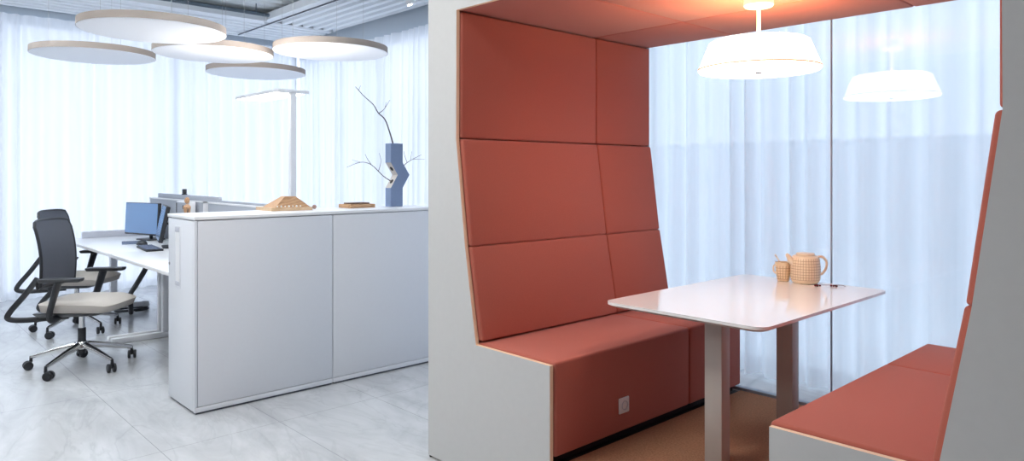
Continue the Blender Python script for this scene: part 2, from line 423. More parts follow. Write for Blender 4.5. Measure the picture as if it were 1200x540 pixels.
# ------------------------------------------------------------------ booth
# everything of the booth is laid out with its carpet at z = 0, then set on its raised floor at true size by seat_booth()
BS, BZ = 0.8635, 1.37 * (1 - 0.8635)
BOOTH = []
def seat_booth():
    for o in BOOTH:
        l = o.location.copy(); o.scale = (BS, BS, BS); o.location = (l.x * BS, l.y * BS, l.z * BS + BZ)
LOW = -BZ / BS      # the marble floor in booth units
CX, Y0, Y1, YS = -1.745, 2.374, 4.085, 3.512
def bench(s, root_label, wall_label):
    """s=-1 left, +1 right; local origin at (CX+s*1.0, 3.2, 0); returns the bench Empty"""
    ox = CX + s * 1.0
    root = thing('high_back_bench', (ox, 3.2, 0), root_label, 'bench')
    X = lambda u: CX + s * u - ox
    Y = lambda y: y - 3.2
    # front board with the profile of the seat and back; cream edges
    poly = [(.535, .475), (1.064, .478), (1.152, .975), (1.228, 1.548), (1.2245, 2.236), (1.2245, 2.40), (1.475, 2.40), (1.475, LOW + .012), (.535, LOW + .012)]
    b = prism(NB(), [(X(u), z) for u, z in poly], 'y', Y(Y0), Y(Y0 + .022), 1, 0)
    obj('front_board', b, [M['board'], M['edge']], root, False)
    obj('outer_board', bx(min(X(1.453), X(1.475)), max(X(1.453), X(1.475)), Y(Y0 + .023), Y(Y1), LOW + .012, 2.40), M['board'], root, False)
    def cushion(name, prof_b, prof_t, th, ya, yb, bev=.012):
        (ub, zb), (ut, zt) = prof_b, prof_t
        pts = [(X(ub), Y(ya), zb), (X(ub + th), Y(ya), zb), (X(ub + th), Y(yb), zb), (X(ub), Y(yb), zb),
               (X(ut), Y(ya), zt), (X(ut + th), Y(ya), zt), (X(ut + th), Y(yb), zt), (X(ut), Y(yb), zt)]
        return obj(name, hexa(NB(), pts, bev, 4), M['rust'], root)
    for ya, yb in ((Y0 + .026, YS - .001), (YS + .001, Y1)):
        cushion('upper_back_panel', (1.213, 1.553), (1.213, 2.231), .09, ya, yb, .014)
        cushion('middle_back_cushion', (1.128, .979), (1.203, 1.549), .11, ya, yb, .014)
        cushion('lower_back_cushion', (1.040, .494), (1.127, .9785), .11, ya, yb, .012)
        # seat block, upholstered to just above the floor
        b = NB(); hexa(b, [(X(.524), Y(ya), .045), (X(1.14), Y(ya), .045), (X(1.14), Y(yb), .045), (X(.524), Y(yb), .045),
                           (X(.524), Y(ya), .487), (X(1.14), Y(ya), .487), (X(1.14), Y(yb), .487), (X(.524), Y(yb), .487)], .014, 4)
        o = obj('seat', b, M['rust'], root)
        obj('seam', tube(NB(), [(X(.5265), Y(ya + .012), .4715), (X(.5265), Y(yb - .012), .4715)], .0028, 8), M['rust'], o)
    b = bx(min(X(.57), X(1.4)), max(X(.57), X(1.4)), Y(Y0 + .04), Y(Y1 - .02), 0, .046)
    box(b, min(X(.537), X(1.45)), max(X(.537), X(1.45)), Y(Y0 + .025), Y(Y1), LOW + .013, -.001)
    obj('plinth', b, M['black'], root, False)
    for u, y in ((.60, Y0 + .012), (1.465, Y0 + .012), (1.464, Y1 - .06)):
        obj('foot', lathe(NB(), [(0, LOW + .0005), (.009, LOW + .0005), (.009, LOW + .0118), (0, LOW + .0118)], 16, c=(X(u), Y(y))), M['black'], root)
    BOOTH.append(root)
    return root
left = bench(-1, 'left high-backed rust bench with a white socket in its front', '')
right = bench(1, 'right high-backed rust bench, cut off by the right edge of the photo', '')
# socket on the left bench
b = NB(); box(b, .4765, .486, -.297 - .04, -.297 + .04, .141, .221, .004)
so = obj('power_socket', b, M['whitem'], left)
b = lathe(NB(), [(.024, 0), (.024, .003), (.021, .003), (.019, -.004), (0, -.004)], 24)
bmesh.ops.rotate(b, verts=b.verts[:], cent=(0, 0, 0), matrix=Matrix.Rotation(PI / 2, 3, 'Y'))
bmesh.ops.translate(b, verts=b.verts[:], vec=(.4865, -.297, .181)); obj('socket_ring', b, M['handle'], so)

# canopy: fascia + roof board + six padded ceiling panels
can = thing('booth_canopy', (CX, 3.2, 2.236), 'padded rust ceiling of the booth with grey front board spanning both benches', 'canopy')
b = prism(NB(), [(-1.2245, 0), (1.2245, 0), (1.2245, .164), (-1.2245, .164)], 'y', Y0 - 3.2, Y0 - 3.2 + .022, 1, 0)
obj('fascia', b, [M['board'], M['edge']], can, False)
obj('roof_board', bx(-1.45, 1.45, Y0 - 3.2 + .024, Y1 - 3.2, .062, .09), M['board'], can, False)
BOOTH.append(can)
xs = [-1.30, -.575, .468, 1.30]
for a, c in zip(xs, xs[1:]):
    for ya, yb in ((Y0 + .026, YS + .006), (YS + .008, Y1)):
        obj('ceiling_panel', bx(a + .001, c - .001, ya - 3.2, yb - 3.2, .0, .06, .009, 3), M['rust'], can)
# carpet
BOOTH.append(tag(obj('carpet', bx(CX - .5235, CX + .5235, Y0 + .03, 4.085, 0.0005, .008), M['carpet'], None, False), 'brown carpet on the floor between the two rust benches', 'carpet'))
pf = thing('booth_platform', (CX, 3.2, 0), 'raised floor of the booth under the brown carpet and benches', 'platform'); BOOTH.append(pf)
obj('deck', bx(-.534, .534, Y0 - 3.2 + .025, Y1 - 3.2, LOW + .001, 0), M['board'], pf, False)
obj('glass_sill', bx(-1.44, 1.44, Y1 - 3.2 + .002, 4.15 - 3.2, LOW + .001, 0), M['board'], pf, False)
obj('front_riser', bx(-.533, .533, Y0 - 3.2 + .002, Y0 - 3.2 + .0245, LOW + .001, .009), M['board'], pf, False)

# glass wall at the back of the booth
g = bpy.data.objects.new('window_1', None); COL.objects.link(g); g['kind'] = 'structure'; BOOTH.append(g)
GY = 4.125
x0, xm, x1 = -3.06, -1.725, -.43
obj('bottom_profile', bx(x0, x1, GY - .02, GY + .02, 0, .018), M['gasket'], g, False)
obj('top_profile', bx(x0, x1, GY - .02, GY + .02, 2.285, 2.33), M['frame'], g, False)
obj('side_profile', bx(x0, x0 + .05, GY - .02, GY + .02, .018, 2.285), M['frame'], g, False)
obj('side_profile', bx(x1 - .05, x1, GY - .02, GY + .02, .018, 2.285), M['frame'], g, False)
obj('gasket', bx(x0 + .05, x0 + .058, GY - .012, GY + .012, .018, 2.285), M['gasket'], g, False)
obj('joint', bx(xm - .003, xm + .003, GY - .006, GY + .006, .018, 2.285), M['gasket'], g, False)
for a, c in ((x0 + .058, xm - .004), (xm + .004, x1 - .05)):
    b = NB(); vs = [b.verts.new(v) for v in ((a, GY - .005, .018), (c, GY - .005, .018), (c, GY - .005, 2.285), (a, GY - .005, 2.285))]; b.faces.new(vs)
    vs = [b.verts.new(v) for v in ((a, GY + .005, .018), (c, GY + .005, .018), (c, GY + .005, 2.285), (a, GY + .005, 2.285))]; b.faces.new(vs[::-1])
    obj('pane', b, M['glass'], g, False)

# ------------------------------------------------------------------ table in the booth
tb = thing('booth_table', (-1.82, 3.39, 0), 'white rectangular table with rounded corners between the two rust benches', 'table')
hx, hy = .42, .685
b = NB(); prism(b, rrect(-hx, hx, -hy, hy, .06, 8), 'z', .7265, .740)
o = obj('tabletop', b, M['tablew'], tb)
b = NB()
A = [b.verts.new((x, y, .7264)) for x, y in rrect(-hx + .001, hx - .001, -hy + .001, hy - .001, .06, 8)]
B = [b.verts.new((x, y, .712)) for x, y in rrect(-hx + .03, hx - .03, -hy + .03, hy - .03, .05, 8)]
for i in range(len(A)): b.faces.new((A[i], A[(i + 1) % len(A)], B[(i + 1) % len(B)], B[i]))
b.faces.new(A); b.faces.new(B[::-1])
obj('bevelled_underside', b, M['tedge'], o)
for y0 in (-.44, .27):
    b = bx(-.005, .085, y0, y0 + .075, .008, .712, .003, 2)
    obj('leg', b, M['leg'], tb)
BOOTH.append(tb)
# teapot
tp = thing('teapot', (-1.818, 3.995, .740), 'cream grid-patterned teapot with handle, standing on the white table', 'teapot')
body = lathe(NB(), [(0, .001), (.062, .001), (.070, .006), (.078, .020), (.080, .045), (.079, .080), (.075, .110), (.070, .122), (.062, .128), (.050, .129), (.050, .124), (0, .124)], 56)
obj('body', body, M['pot'], tp)
lid = lathe(NB(), [(0, .1295), (.049, .1295), (.049, .137), (.046, .140), (.012, .141), (0, .141)], 40); obj('lid', lid, M['cream'], tp)
BOOTH.append(tp)
dX, dY = .683, .730   # towards the right of the picture
sp = smooth_path([(-.066 * dX, -.066 * dY, .092), (-.082 * dX, -.082 * dY, .105), (-.094 * dX, -.094 * dY, .122), (-.106 * dX, -.106 * dY, .134)], 5)
obj('spout', tube(NB(), sp, [.020 - .012 * i / (len(sp) - 1) for i in range(len(sp))], 14), M['cream'], tp)
hp = smooth_path([(.066 * dX, .066 * dY, .120), (.095 * dX, .095 * dY, .121), (.118 * dX, .118 * dY, .100), (.116 * dX, .116 * dY, .070), (.100 * dX, .100 * dY, .048), (.086 * dX, .086 * dY, .040)], 6)
obj('handle', tube(NB(), hp, .0065, 10), M['cream'], tp)
# cup with spoon
cp = thing('cup', (-1.938, 3.972, .740), 'small cream grid-patterned cup left of the teapot on the table', 'cup'); BOOTH.append(cp)
obj('body', lathe(NB(), [(0, .001), (.027, .001), (.031, .006), (.037, .05), (.041, .096), (.0385, .097), (.034, .05), (.028, .010), (0, .009)], 44), M['cup'], cp)
obj('handle', tube(NB(), smooth_path([(-.036 * dX, -.036 * dY, .085), (-.050 * dX, -.050 * dY, .076), (-.051 * dX, -.051 * dY, .052), (-.036 * dX, -.036 * dY, .038)], 6), .0048, 8), M['cream'], cp)
spn = obj('spoon', tube(NB(), [(.016, .012, .018), (-.02 * dX, -.02 * dY, .100), (-.043 * dX, -.043 * dY, .132)], [.003, .003, .0045], 8, flat=.7), M['cream'], None, loc=(-1.938, 3.972, .740))
BOOTH.append(spn); tag(spn, 'little spoon leaning in the cup, its handle sticking out to the left', 'spoon')
# twig with berries
tw = thing('berry_twig', (-1.668, 3.95, .740), 'thin twig with dark red berries lying beside the teapot', 'twig'); BOOTH.append(tw)
pts = smooth_path([(-.085, -.055, .012), (-.02, .012, .010), (.04, .055, .012), (.075, .075, .012), (.105, .060, .006)], 5)
obj('stem', tube(NB(), pts, .0022, 8), M['twig'], tw)
for dx, dy, dz, r in ((-.075, -.06, .009, .009), (-.060, -.058, .008, .008), (-.068, -.04, .010, .009), (-.05, -.035, .008, .008), (.012, .018, .009, .008), (.028, .024, .008, .008), (.04, .04, .008, .009), (.05, .032, .008, .007)):
    obj('berry', sphere(NB(), (dx, dy, dz), r), M['berry'], tw)

# pendant lamp
pl = thing('pendant_lamp', (-1.705, 3.24, 0), 'white drum pendant lamp hanging from the booth ceiling over the table', 'lamp'); BOOTH.append(pl)
obj('ceiling_rose', lathe(NB(), [(0, 2.234), (.07, 2.234), (.07, 2.182), (.064, 2.175), (0, 2.175)], 40), M['whitem'], pl)
obj('rod', tube(NB(), [(0, 0, 2.18), (0, 0, 2.005)], .0095, 14), M['whitem'], pl)
obj('shade', lathe(NB(), [(.0, 2.006), (.224, 2.006), (.234, 2.000), (.285, 1.872), (.282, 1.872), (.231, 1.998), (.0, 2.002)], 64), M['shade'], pl)
obj('top_diffuser', lathe(NB(), [(.03, 2.0065), (.217, 2.0065), (.217, 2.0085), (.03, 2.0085), (.03, 2.0065)], 48), M['glow'], pl)
obj('rim', lathe(NB(), [(.2843, 1.8785), (.2872, 1.8780), (.2872, 1.8695), (.2843, 1.8690), (.2843, 1.8785)], 64), M['hem'], pl)
obj('diffuser', lathe(NB(), [(0, 1.862), (.279, 1.862), (.279, 1.866), (0, 1.866)], 64), M['diffuser'], pl)
obj('knob', lathe(NB(), [(0, 1.850), (.014, 1.851), (.017, 1.856), (.015, 1.8615), (0, 1.8615)], 20), M['steel'], pl)

seat_booth()
tp.scale = (BS * 1.02, BS * 1.02, BS * 1.22); cp.scale = (BS * 1.1, BS * 1.1, BS * 1.14); spn.scale = (BS * 1.1, BS * 1.1, BS * 1.16); tw.scale = (BS * .72,) * 3

# ------------------------------------------------------------------ storage cabinets with a worktop
CXF, CXB, CY, CH = -4.146, -4.595, 1.432, 1.120
units = [(CY, 2.295), (2.299, 3.16)]
for i, (ya, yb) in enumerate(units):
    t = thing('storage_cabinet', ((CXF + CXB) / 2, ya, 0), ['white storage cabinet with a pull handle on its narrow end', 'white storage cabinet under the zigzag vase, against the booth side'][i], 'cabinet', 'white storage cabinets in a row')
    w = (CXF - CXB) / 2; d = yb - ya
    obj('plinth', bx(-w + .012, w - .012, .012, d - .004, 0, .012), M['shadow'], t, False)  # thin plinth, coloured as the dark shadow line at the floor
    obj('body', bx(-w, w - .020, .020 if i == 0 else 0, d, .012, CH - .022, .002), M['cab'], t)
    # long side: a frame of bottom rail and a big inset panel
    obj('bottom_rail', bx(w - .020, w, 0, d, .012, .040, .002), M['cab'], t)
    if i == 0: obj('edge_post', bx(w - .020, w, 0, .014, .042, CH - .022, .0015), M['cab'], t)
    obj('side_panel', bx(w - .020, w - .002, .018 if i == 0 else .001, d - .001, .043, CH - .024, .002), M['cabside'], t)
    if i == 0:
        e = obj('pull_out_front', bx(-w + .004, w - .024, .0, .019, .014, CH - .026, .002), M['cab'], t)
        hxc = -4.423 - (CXF + CXB) / 2
        b = NB(); box(b, hxc - .045, hxc - .035, -.004, .001, .70, 1.045, .002); box(b, hxc + .035, hxc + .045, -.004, .001, .70, 1.045, .002)
        box(b, hxc - .045, hxc + .045, -.004, .001, .690, .70, .002); box(b, hxc - .045, hxc + .045, -.004, .001, 1.045, 1.055, .002)
        box(b, hxc - .04, hxc + .04, -.0045, .0, 1.018, 1.046, .001, mi=1); box(b, hxc - .04, hxc + .04, -.0045, .0, .70, .726, .001, mi=1)
        box(b, hxc - .036, hxc + .036, -.002, .0005, .72, 1.02, 0, mi=2)
        obj('handle', b, [M['cab'], M['handle'], M['ctop']], e)
        b = lathe(NB(), [(0, 0), (.009, 0), (.009, .004), (.004, .004), (0, .002)], 16)
        bmesh.ops.rotate(b, verts=b.verts[:], cent=(0, 0, 0), matrix=Matrix.Rotation(PI / 2, 3, 'X'))
        bmesh.ops.translate(b, verts=b.verts[:], vec=(-w + .026, 0, .82)); obj('lock', b, M['steel'], e)
tag(obj('worktop', bx(CXB - .004, CXF + .004, CY - .004, 3.162, CH - .020, CH, .003), M['ctop']), 'continuous white top board lying across the storage cabinets', 'worktop')

# things on the worktop
ws = thing('wooden_sculpture', (-4.43, 2.13, CH), 'sloped wooden sculpture with a peaked ridge on the white cabinet top', 'sculpture')
poly = [(-.19, -.14), (.04, -.135), (.075, .13), (-.05, .165), (-.20, .03)]
obj('base', prism(NB(), poly, 'z', 0.0005, .022), M['woodl'], ws, False)
b = NB(); pb = [(-.14, -.115), (.035, -.11), (.065, .12), (-.05, .15)]
vb = [b.verts.new((x, y, .0225)) for x, y in pb]
vt = [b.verts.new(v) for v in ((-.03, -.035, .095), (.01, -.032, .093), (.015, .042, .092), (-.03, .045, .09))]
for i in range(4): b.faces.new((vb[i], vb[(i + 1) % 4], vt[(i + 1) % 4], vt[i]))
b.faces.new(vt); b.faces.new(vb[::-1]); obj('ridge', b, M['woodr'], ws, False)
for k in range(7):
    f = k / 6; obj('white_peg', sphere(NB(), (.046 + .02 * f, -.10 + .15 * f, .030), .006 if k % 2 else .0045), M['ctop'], ws)
tag(obj('wooden_ball', sphere(NB(), (0, 0, .0155), .015), M['knob'], None, loc=(-4.47, 2.335, CH)), 'tiny brown ball beside the sloped sculpture on the white cabinet top', 'ball')
wb = thing('wooden_box', (-4.46, 2.66, CH), 'flat wooden box with a dark slot between the sculpture and the vase', 'box')
obj('base', bx(-.075, .075, -.105, .105, .0005, .026, .003), M['woodr'], wb)
obj('lid', bx(-.055, .055, -.075, .07, .0265, .036, .002), M['woodd'], wb)

# zigzag vase
vz = thing('zigzag_vase', (-4.41, 2.94, CH), 'slate grey zigzag vase holding bare branches on the white cabinet top', 'vase')
lv = [(0, .0005), (0, .137), (.060, .232), (0, .322), (0, .462)]
prof = [(-.051 + y, z) for y, z in lv] + [(.052 + y, z) for y, z in lv[::-1]]
b = NB(); n = len(lv)
A = [[b.verts.new((x, -.051 + y, z)) for y, z in lv] for x in (-.036, .036)]
Bv = [[b.verts.new((x, .052 + y, z)) for y, z in lv] for x in (-.036, .036)]
for i in range(n - 1):
    f = b.faces.new((A[0][i], A[1][i], A[1][i + 1], A[0][i + 1])); f.material_index = 1 if i in (1, 2) else 0  # slanted faces take the lit copy of the ceramic
    b.faces.new((Bv[0][i], Bv[0][i + 1], Bv[1][i + 1], Bv[1][i]))
    b.faces.new((A[1][i], Bv[1][i], Bv[1][i + 1], A[1][i + 1])); b.faces.new((A[0][i], A[0][i + 1], Bv[0][i + 1], Bv[0][i]))
b.faces.new((A[0][0], Bv[0][0], Bv[1][0], A[1][0])); b.faces.new((A[0][-1], A[1][-1], Bv[1][-1], Bv[0][-1]))
obj('body', b, [M['vase'], M['vaselit']], vz, False)
for (yy, zz, sgn) in ((-.051 + .030, .1845, 1), (-.051 + .030, .277, -1)):
    b = lathe(NB(), [(0, .0006), (.017, .0006), (.019, -.001), (0, -.001)], 20)
    nrm = Vector((0, -(.092), sgn * .06)).normalized()
    q = Vector((0, 0, 1)).rotation_difference(nrm)
    bmesh.ops.rotate(b, verts=b.verts[:], cent=(0, 0, 0), matrix=q.to_matrix())
    bmesh.ops.translate(b, verts=b.verts[:], vec=(0, yy, zz)); obj('opening', b, M['black'], vz)
b = NB(); prism(b, [(-.022, -.036), (.022, -.036), (.022, .036), (-.022, .036)], 'z', .4622, .4626); obj('mouth', b, M['black'], vz, False)
def branch(label, runs):
    b = NB()
    for pts, r0, r1 in runs:
        p = smooth_path(pts, 4); tube(b, p, [1.3 * (r0 + (r1 - r0) * i / (len(p) - 1)) for i in range(len(p))], 7)
    o = obj('bare_branch', b, M['twig']); tag(o, label, 'branch', 'bare branches in the zigzag vase')
X = -4.41
branch('tall bare branch rising from the mouth of the zigzag vase', [
    ([(X, 2.93, 1.583), (X + .01, 2.897, 1.66), (X + .02, 2.849, 1.753), (X + .01, 2.798, 1.80), (X, 2.763, 1.858), (X - .02, 2.699, 1.915), (X - .01, 2.624, 1.975)], .0045, .0015),
    ([(X + .012, 2.80, 1.795), (X + .03, 2.834, 1.826), (X + .03, 2.885, 1.897)], .0025, .001),
    ([(X + .03, 2.845, 1.842), (X + .05, 2.84, 1.875)], .0015, .0008),
    ([(X - .015, 2.72, 1.897), (X - .03, 2.69, 1.93)], .0018, .0008),
    ([(X - .01, 2.65, 1.955), (X, 2.66, 1.985)], .0014, .0008)])
branch('thin bare branch reaching left out of the lower hole of the vase', [
    ([(X, 2.915, CH + .1855), (X + .01, 2.84, 1.345), (X + .01, 2.741, 1.425), (X, 2.658, 1.442), (X - .01, 2.556, 1.406)], .003, .0012),
    ([(X + .01, 2.741, 1.425), (X + .02, 2.70, 1.47), (X + .02, 2.685, 1.50)], .0018, .0008),
    ([(X + .01, 2.80, 1.378), (X + .02, 2.815, 1.45), (X + .02, 2.80, 1.51)], .0018, .0008),
    ([(X, 2.66, 1.442), (X - .02, 2.60, 1.46)], .0012, .0007)])
branch('thin bare branch reaching right from behind the zigzag vase', [
    ([(X - .01, 3.024, 1.402), (X - .02, 3.05, 1.43), (X - .02, 3.11, 1.465), (X - .02, 3.20, 1.505)], .0028, .001),
    ([(X - .02, 3.07, 1.443), (X - .04, 3.06, 1.50), (X - .04, 3.055, 1.53)], .0016, .0008),
    ([(X - .02, 3.12, 1.47), (X, 3.16, 1.47), (X + .01, 3.21, 1.47)], .0014, .0007),
    ([(X - .02, 3.10, 1.46), (X - .03, 3.12, 1.53)], .0014, .0007)])

# ------------------------------------------------------------------ desks
def desk(x0, x1, label, end_rail):
    t = thing('office_desk', ((x0 + x1) / 2, 1.52, 0), label, 'desk', 'white office desks behind the cabinets')
    w = (x1 - x0) / 2 - .004
    obj('desktop', bx(-w, w, 0, .78, .700, .725, .003), M['ctop'], t)
    obj('crossbeam', bx(-w + .08, w - .08, .50, .54, .62, .68), M['whitem'], t, False)
    for s in (-1, 1):
        xa = s * (w - .045)
        o = obj('leg', bx(xa - .03, xa + .03, .40, .46, .045, .699, .003), M['whitem'], t)
        obj('foot', bx(xa - .033, xa + .033, .02, .76, 0.001, .044, .006), M['whitem'], o)
        obj('top_bar', bx(xa - .02, xa + .02, .06, .72, .668, .699, .003), M['whitem'], o)
    if end_rail:
        obj('end_rail', bx(-w, -w + .03, .16, .78, .7255, .79, .003), M['handle'], t)
    return t
dl = desk(-7.97, -6.37, 'white office desk with two monitors, farther from the cabinet', True)
dr = desk(-6.37, -4.77, 'white office desk whose end meets the storage cabinet', False)

def divider(x0, x1, y, z0, z1, label, m='divider'):
    t = thing('desk_divider', ((x0 + x1) / 2, y, z0), label, 'divider', 'grey desk dividers')
    w = (x1 - x0) / 2
    obj('panel', bx(-w + .012, w - .012, -.012, .012, 0, z1 - z0 - .008, .004), M[m], t)
    b = NB(); box(b, -w, -w + .014, -.016, .016, 0, z1 - z0); box(b, w - .014, w, -.016, .016, 0, z1 - z0); box(b, -w, w, -.016, .016, z1 - z0 - .010, z1 - z0 + .002)
    obj('frame', b, M['whitem'], t, False)
    for s in (-.7, .7): obj('bracket', bx(w * s - .03, w * s + .03, -.03, .0, 0, .05), M['whitem'], t, False)
divider(-7.86, -6.35, 2.285, .727, 1.115, 'grey desk divider directly behind the two monitors')
divider(-6.268, -4.8, 2.285, .727, 1.113, 'grey desk divider right behind the storage cabinet end')
# rear screens stand on the floor
def screen(x0, x1, y, z1, label):
    t = thing('standing_screen', ((x0 + x1) / 2, y, 0), label, 'screen', 'taller rear screens')
    w = (x1 - x0) / 2
    obj('panel', bx(-w, w, -.014, .014, .05, z1, .005), M['divider'], t)
    for s in (-.8, .8): obj('foot', bx(w * s - .03, w * s + .03, -.03, .03, .0, .05, .004), M['whitem'], t)
screen(-7.80, -6.17, 2.345, 1.158, 'grey screen standing taller behind the left desk divider')
screen(-6.15, -4.9, 2.345, 1.130, 'grey screen standing behind the divider by the storage cabinet')

def monitor(loc, az, tilt, label, w=.52, h=.305, zc=.22):
    t = thing('monitor', loc, label, 'monitor', 'monitors on the white desks', az + PI / 2)   # local -y faces az
    def T(b):
        bmesh.ops.rotate(b, verts=b.verts[:], cent=(0, 0, 0), matrix=Matrix.Rotation(-tilt, 3, 'X'))
        bmesh.ops.translate(b, verts=b.verts[:], vec=(0, -.09, zc)); return b
    c = obj('case', T(bx(-w / 2, w / 2, -.012, .022, -h / 2, h / 2, .006)), M['blackp'], t)
    obj('display', T(bx(-w / 2 + .006, w / 2 - .006, -.0135, -.0118, -h / 2 + .016, h / 2 - .006)), M['screen'], c, False)
    obj('neck', tube(NB(), [(0, 0, .008), (0, -.01, zc - .04), (0, -.05, zc)], [.022, .018, .018], 10, flat=.6), M['blackp'], t)
    obj('base', prism(NB(), rrect(-.12, .12, -.09, .08, .03), 'z', .0005, .010), M['blackp'], t)
monitor((-7.36, 2.14, .7255), math.radians(286), .05, 'monitor with a blue reflection on its screen, the left one of two on the far desk', zc=.205)
monitor((-6.50, 2.07, .7255), math.radians(256), .20, 'second monitor, turned edge-on and half hidden behind the cabinet end', zc=.21)
# mouse pad, mouse, keyboard
mp = obj('mouse_pad', prism(NB(), rrect(-.15, .15, -.10, .10, .012), 'z', 0, .004), M['pad'], None, loc=(-7.14, 1.93, .7252)); mp.rotation_euler = (0, 0, -.25)
tag(mp, 'slate blue mouse pad lying below the left monitor', 'mouse pad')
ms = thing('computer_mouse', (-6.87, 1.92, .7255), 'black computer mouse at the edge of the blue pad', 'mouse', rz=.3)
def half(b, sx, sy, sz, z0=0):
    sphere(b, (0, 0, 0), 1.0)
    for v in b.verts: v.co = Vector((v.co.x * sx, v.co.y * sy, max(v.co.z, -.12) * sz + .12 * sz + z0))
    return b
obj('shell', half(NB(), .062, .038, .038), M['blackp'], ms)
obj('wheel', bx(-.045, -.025, -.004, .004, .02, .033, .002), M['steel'], ms)
kb = thing('keyboard', (-6.44, 1.86, .7255), 'black keyboard peeking out from behind the cabinet end', 'keyboard', rz=-.1)
obj('case', bx(-.21, .21, -.065, .065, 0, .016, .004), M['blackp'], kb)
b = NB()
for r in range(4):
    for c in range(13): box(b, -.20 + c * .031, -.20 + c * .031 + .026, -.055 + r * .028, -.055 + r * .028 + .023, .0162, .021)
obj('keys', b, M['pad'], kb, False)
# white box with dark holes, and the wooden figurine
wbx = thing('equipment_box', (-6.65, 2.225, .7255), 'white box with a dark slot and round hole, behind the cabinet end', 'box')
obj('body', bx(-.17, .17, -.03, .024, 0, .385, .006), M['whitem'], wbx)
b = NB(); box(b, -.155, .155, -.0325, -.03, .20, .375); obj('front_plate', b, M['divider'], wbx, False)
obj('slot', bx(-.165, -.145, -.034, -.0302, .28, .37), M['black'], wbx, False)
b = lathe(NB(), [(0, 0), (.018, 0), (.018, .002), (0, .002)], 20); bmesh.ops.rotate(b, verts=b.verts[:], cent=(0, 0, 0), matrix=Matrix.Rotation(PI / 2, 3, 'X')); bmesh.ops.translate(b, verts=b.verts[:], vec=(.02, -.0326, .335)); obj('hole', b, M['black'], wbx)
fg = thing('wooden_figurine', (-5.93, 1.99, .7255), 'slim wooden figurine standing among the desks behind the cabinet', 'figurine')
obj('stand', lathe(NB(), [(0, 0), (.06, 0), (.06, .014), (0, .014)], 24), M['woodr'], fg)
obj('legs', (lambda b: (tube(b, [(-.015, 0, .012), (-.018, 0, .12), (-.012, 0, .23)], [.010, .011, .014], 10), tube(b, [(.015, 0, .012), (.018, 0, .12), (.012, 0, .23)], [.010, .011, .014], 10))[0])(NB()), M['woodr'], fg)
obj('torso', tube(NB(), [(0, 0, .22), (0, 0, .25), (0, 0, .30), (0, 0, .37), (0, 0, .39)], [.018, .024, .02, .03, .012], 12), M['woodr'], fg)
obj('belt', lathe(NB(), [(.020, .268), (.026, .27), (.026, .285), (.020, .287)], 16), M['woodd'], fg)
obj('head', sphere(NB(), (0, 0, .42), .022, sc=(.9, .9, 1.25)), M['woodr'], fg)
obj('arm', tube(NB(), [(.02, 0, .36), (.035, -.01, .31), (.075, -.02, .325)], [.008, .007, .006], 8), M['woodd'], fg)
obj('arm', tube(NB(), [(-.02, 0, .36), (-.032, 0, .31), (-.03, -.01, .26)], [.008, .007, .006], 8), M['woodr'], fg)
ck = thing('clip_camera', (-7.06, 2.345, 1.158), 'small black camera sitting on top of the taller rear screen', 'camera')
obj('body', bx(-.022, .022, -.016, .016, .012, .055, .006), M['blackp'], ck)
obj('clip', bx(-.012, .012, -.022, .022, .0005, .012, .002), M['blackp'], ck)

# cables under the desk
cb = tube(NB(), smooth_path([(-6.72, 1.95, .62), (-6.80, 1.92, .50), (-6.97, 1.90, .36), (-7.22, 1.92, .24), (-7.36, 1.96, .12), (-7.50, 2.0, .022)], 6), .022, 10)
tag(obj('cable_snake', cb, M['blackp']), 'thick black cable guide dropping from the desk underside to the floor', 'cable')
cc = []
for i in range(60):
    a = i / 59 * 4.4 * PI; r = .13 + .02 * math.sin(a * 1.7); cc.append((-7.70 + r * math.cos(a) * .8, 2.06 + r * math.sin(a), .018 + .012 * i / 59))
tag(obj('cable_coil', tube(NB(), cc, .011, 8), M['blackp']), 'loose coil of black cable lying on the floor under the far desk', 'cable')
ps = thing('power_strip', (-7.70, 2.06, .0415), 'white power strip lying on the black cable coil', 'power strip', rz=1.3)
obj('body', bx(-.15, .15, -.028, .028, .001, .05, .006), M['whitem'], ps)
for k in range(4): obj('socket', lathe(NB(), [(0, .0502), (.018, .0502), (.018, .052), (.015, .052), (0, .0505)], 16, c=(-.105 + .07 * k, 0)), M['handle'], ps)

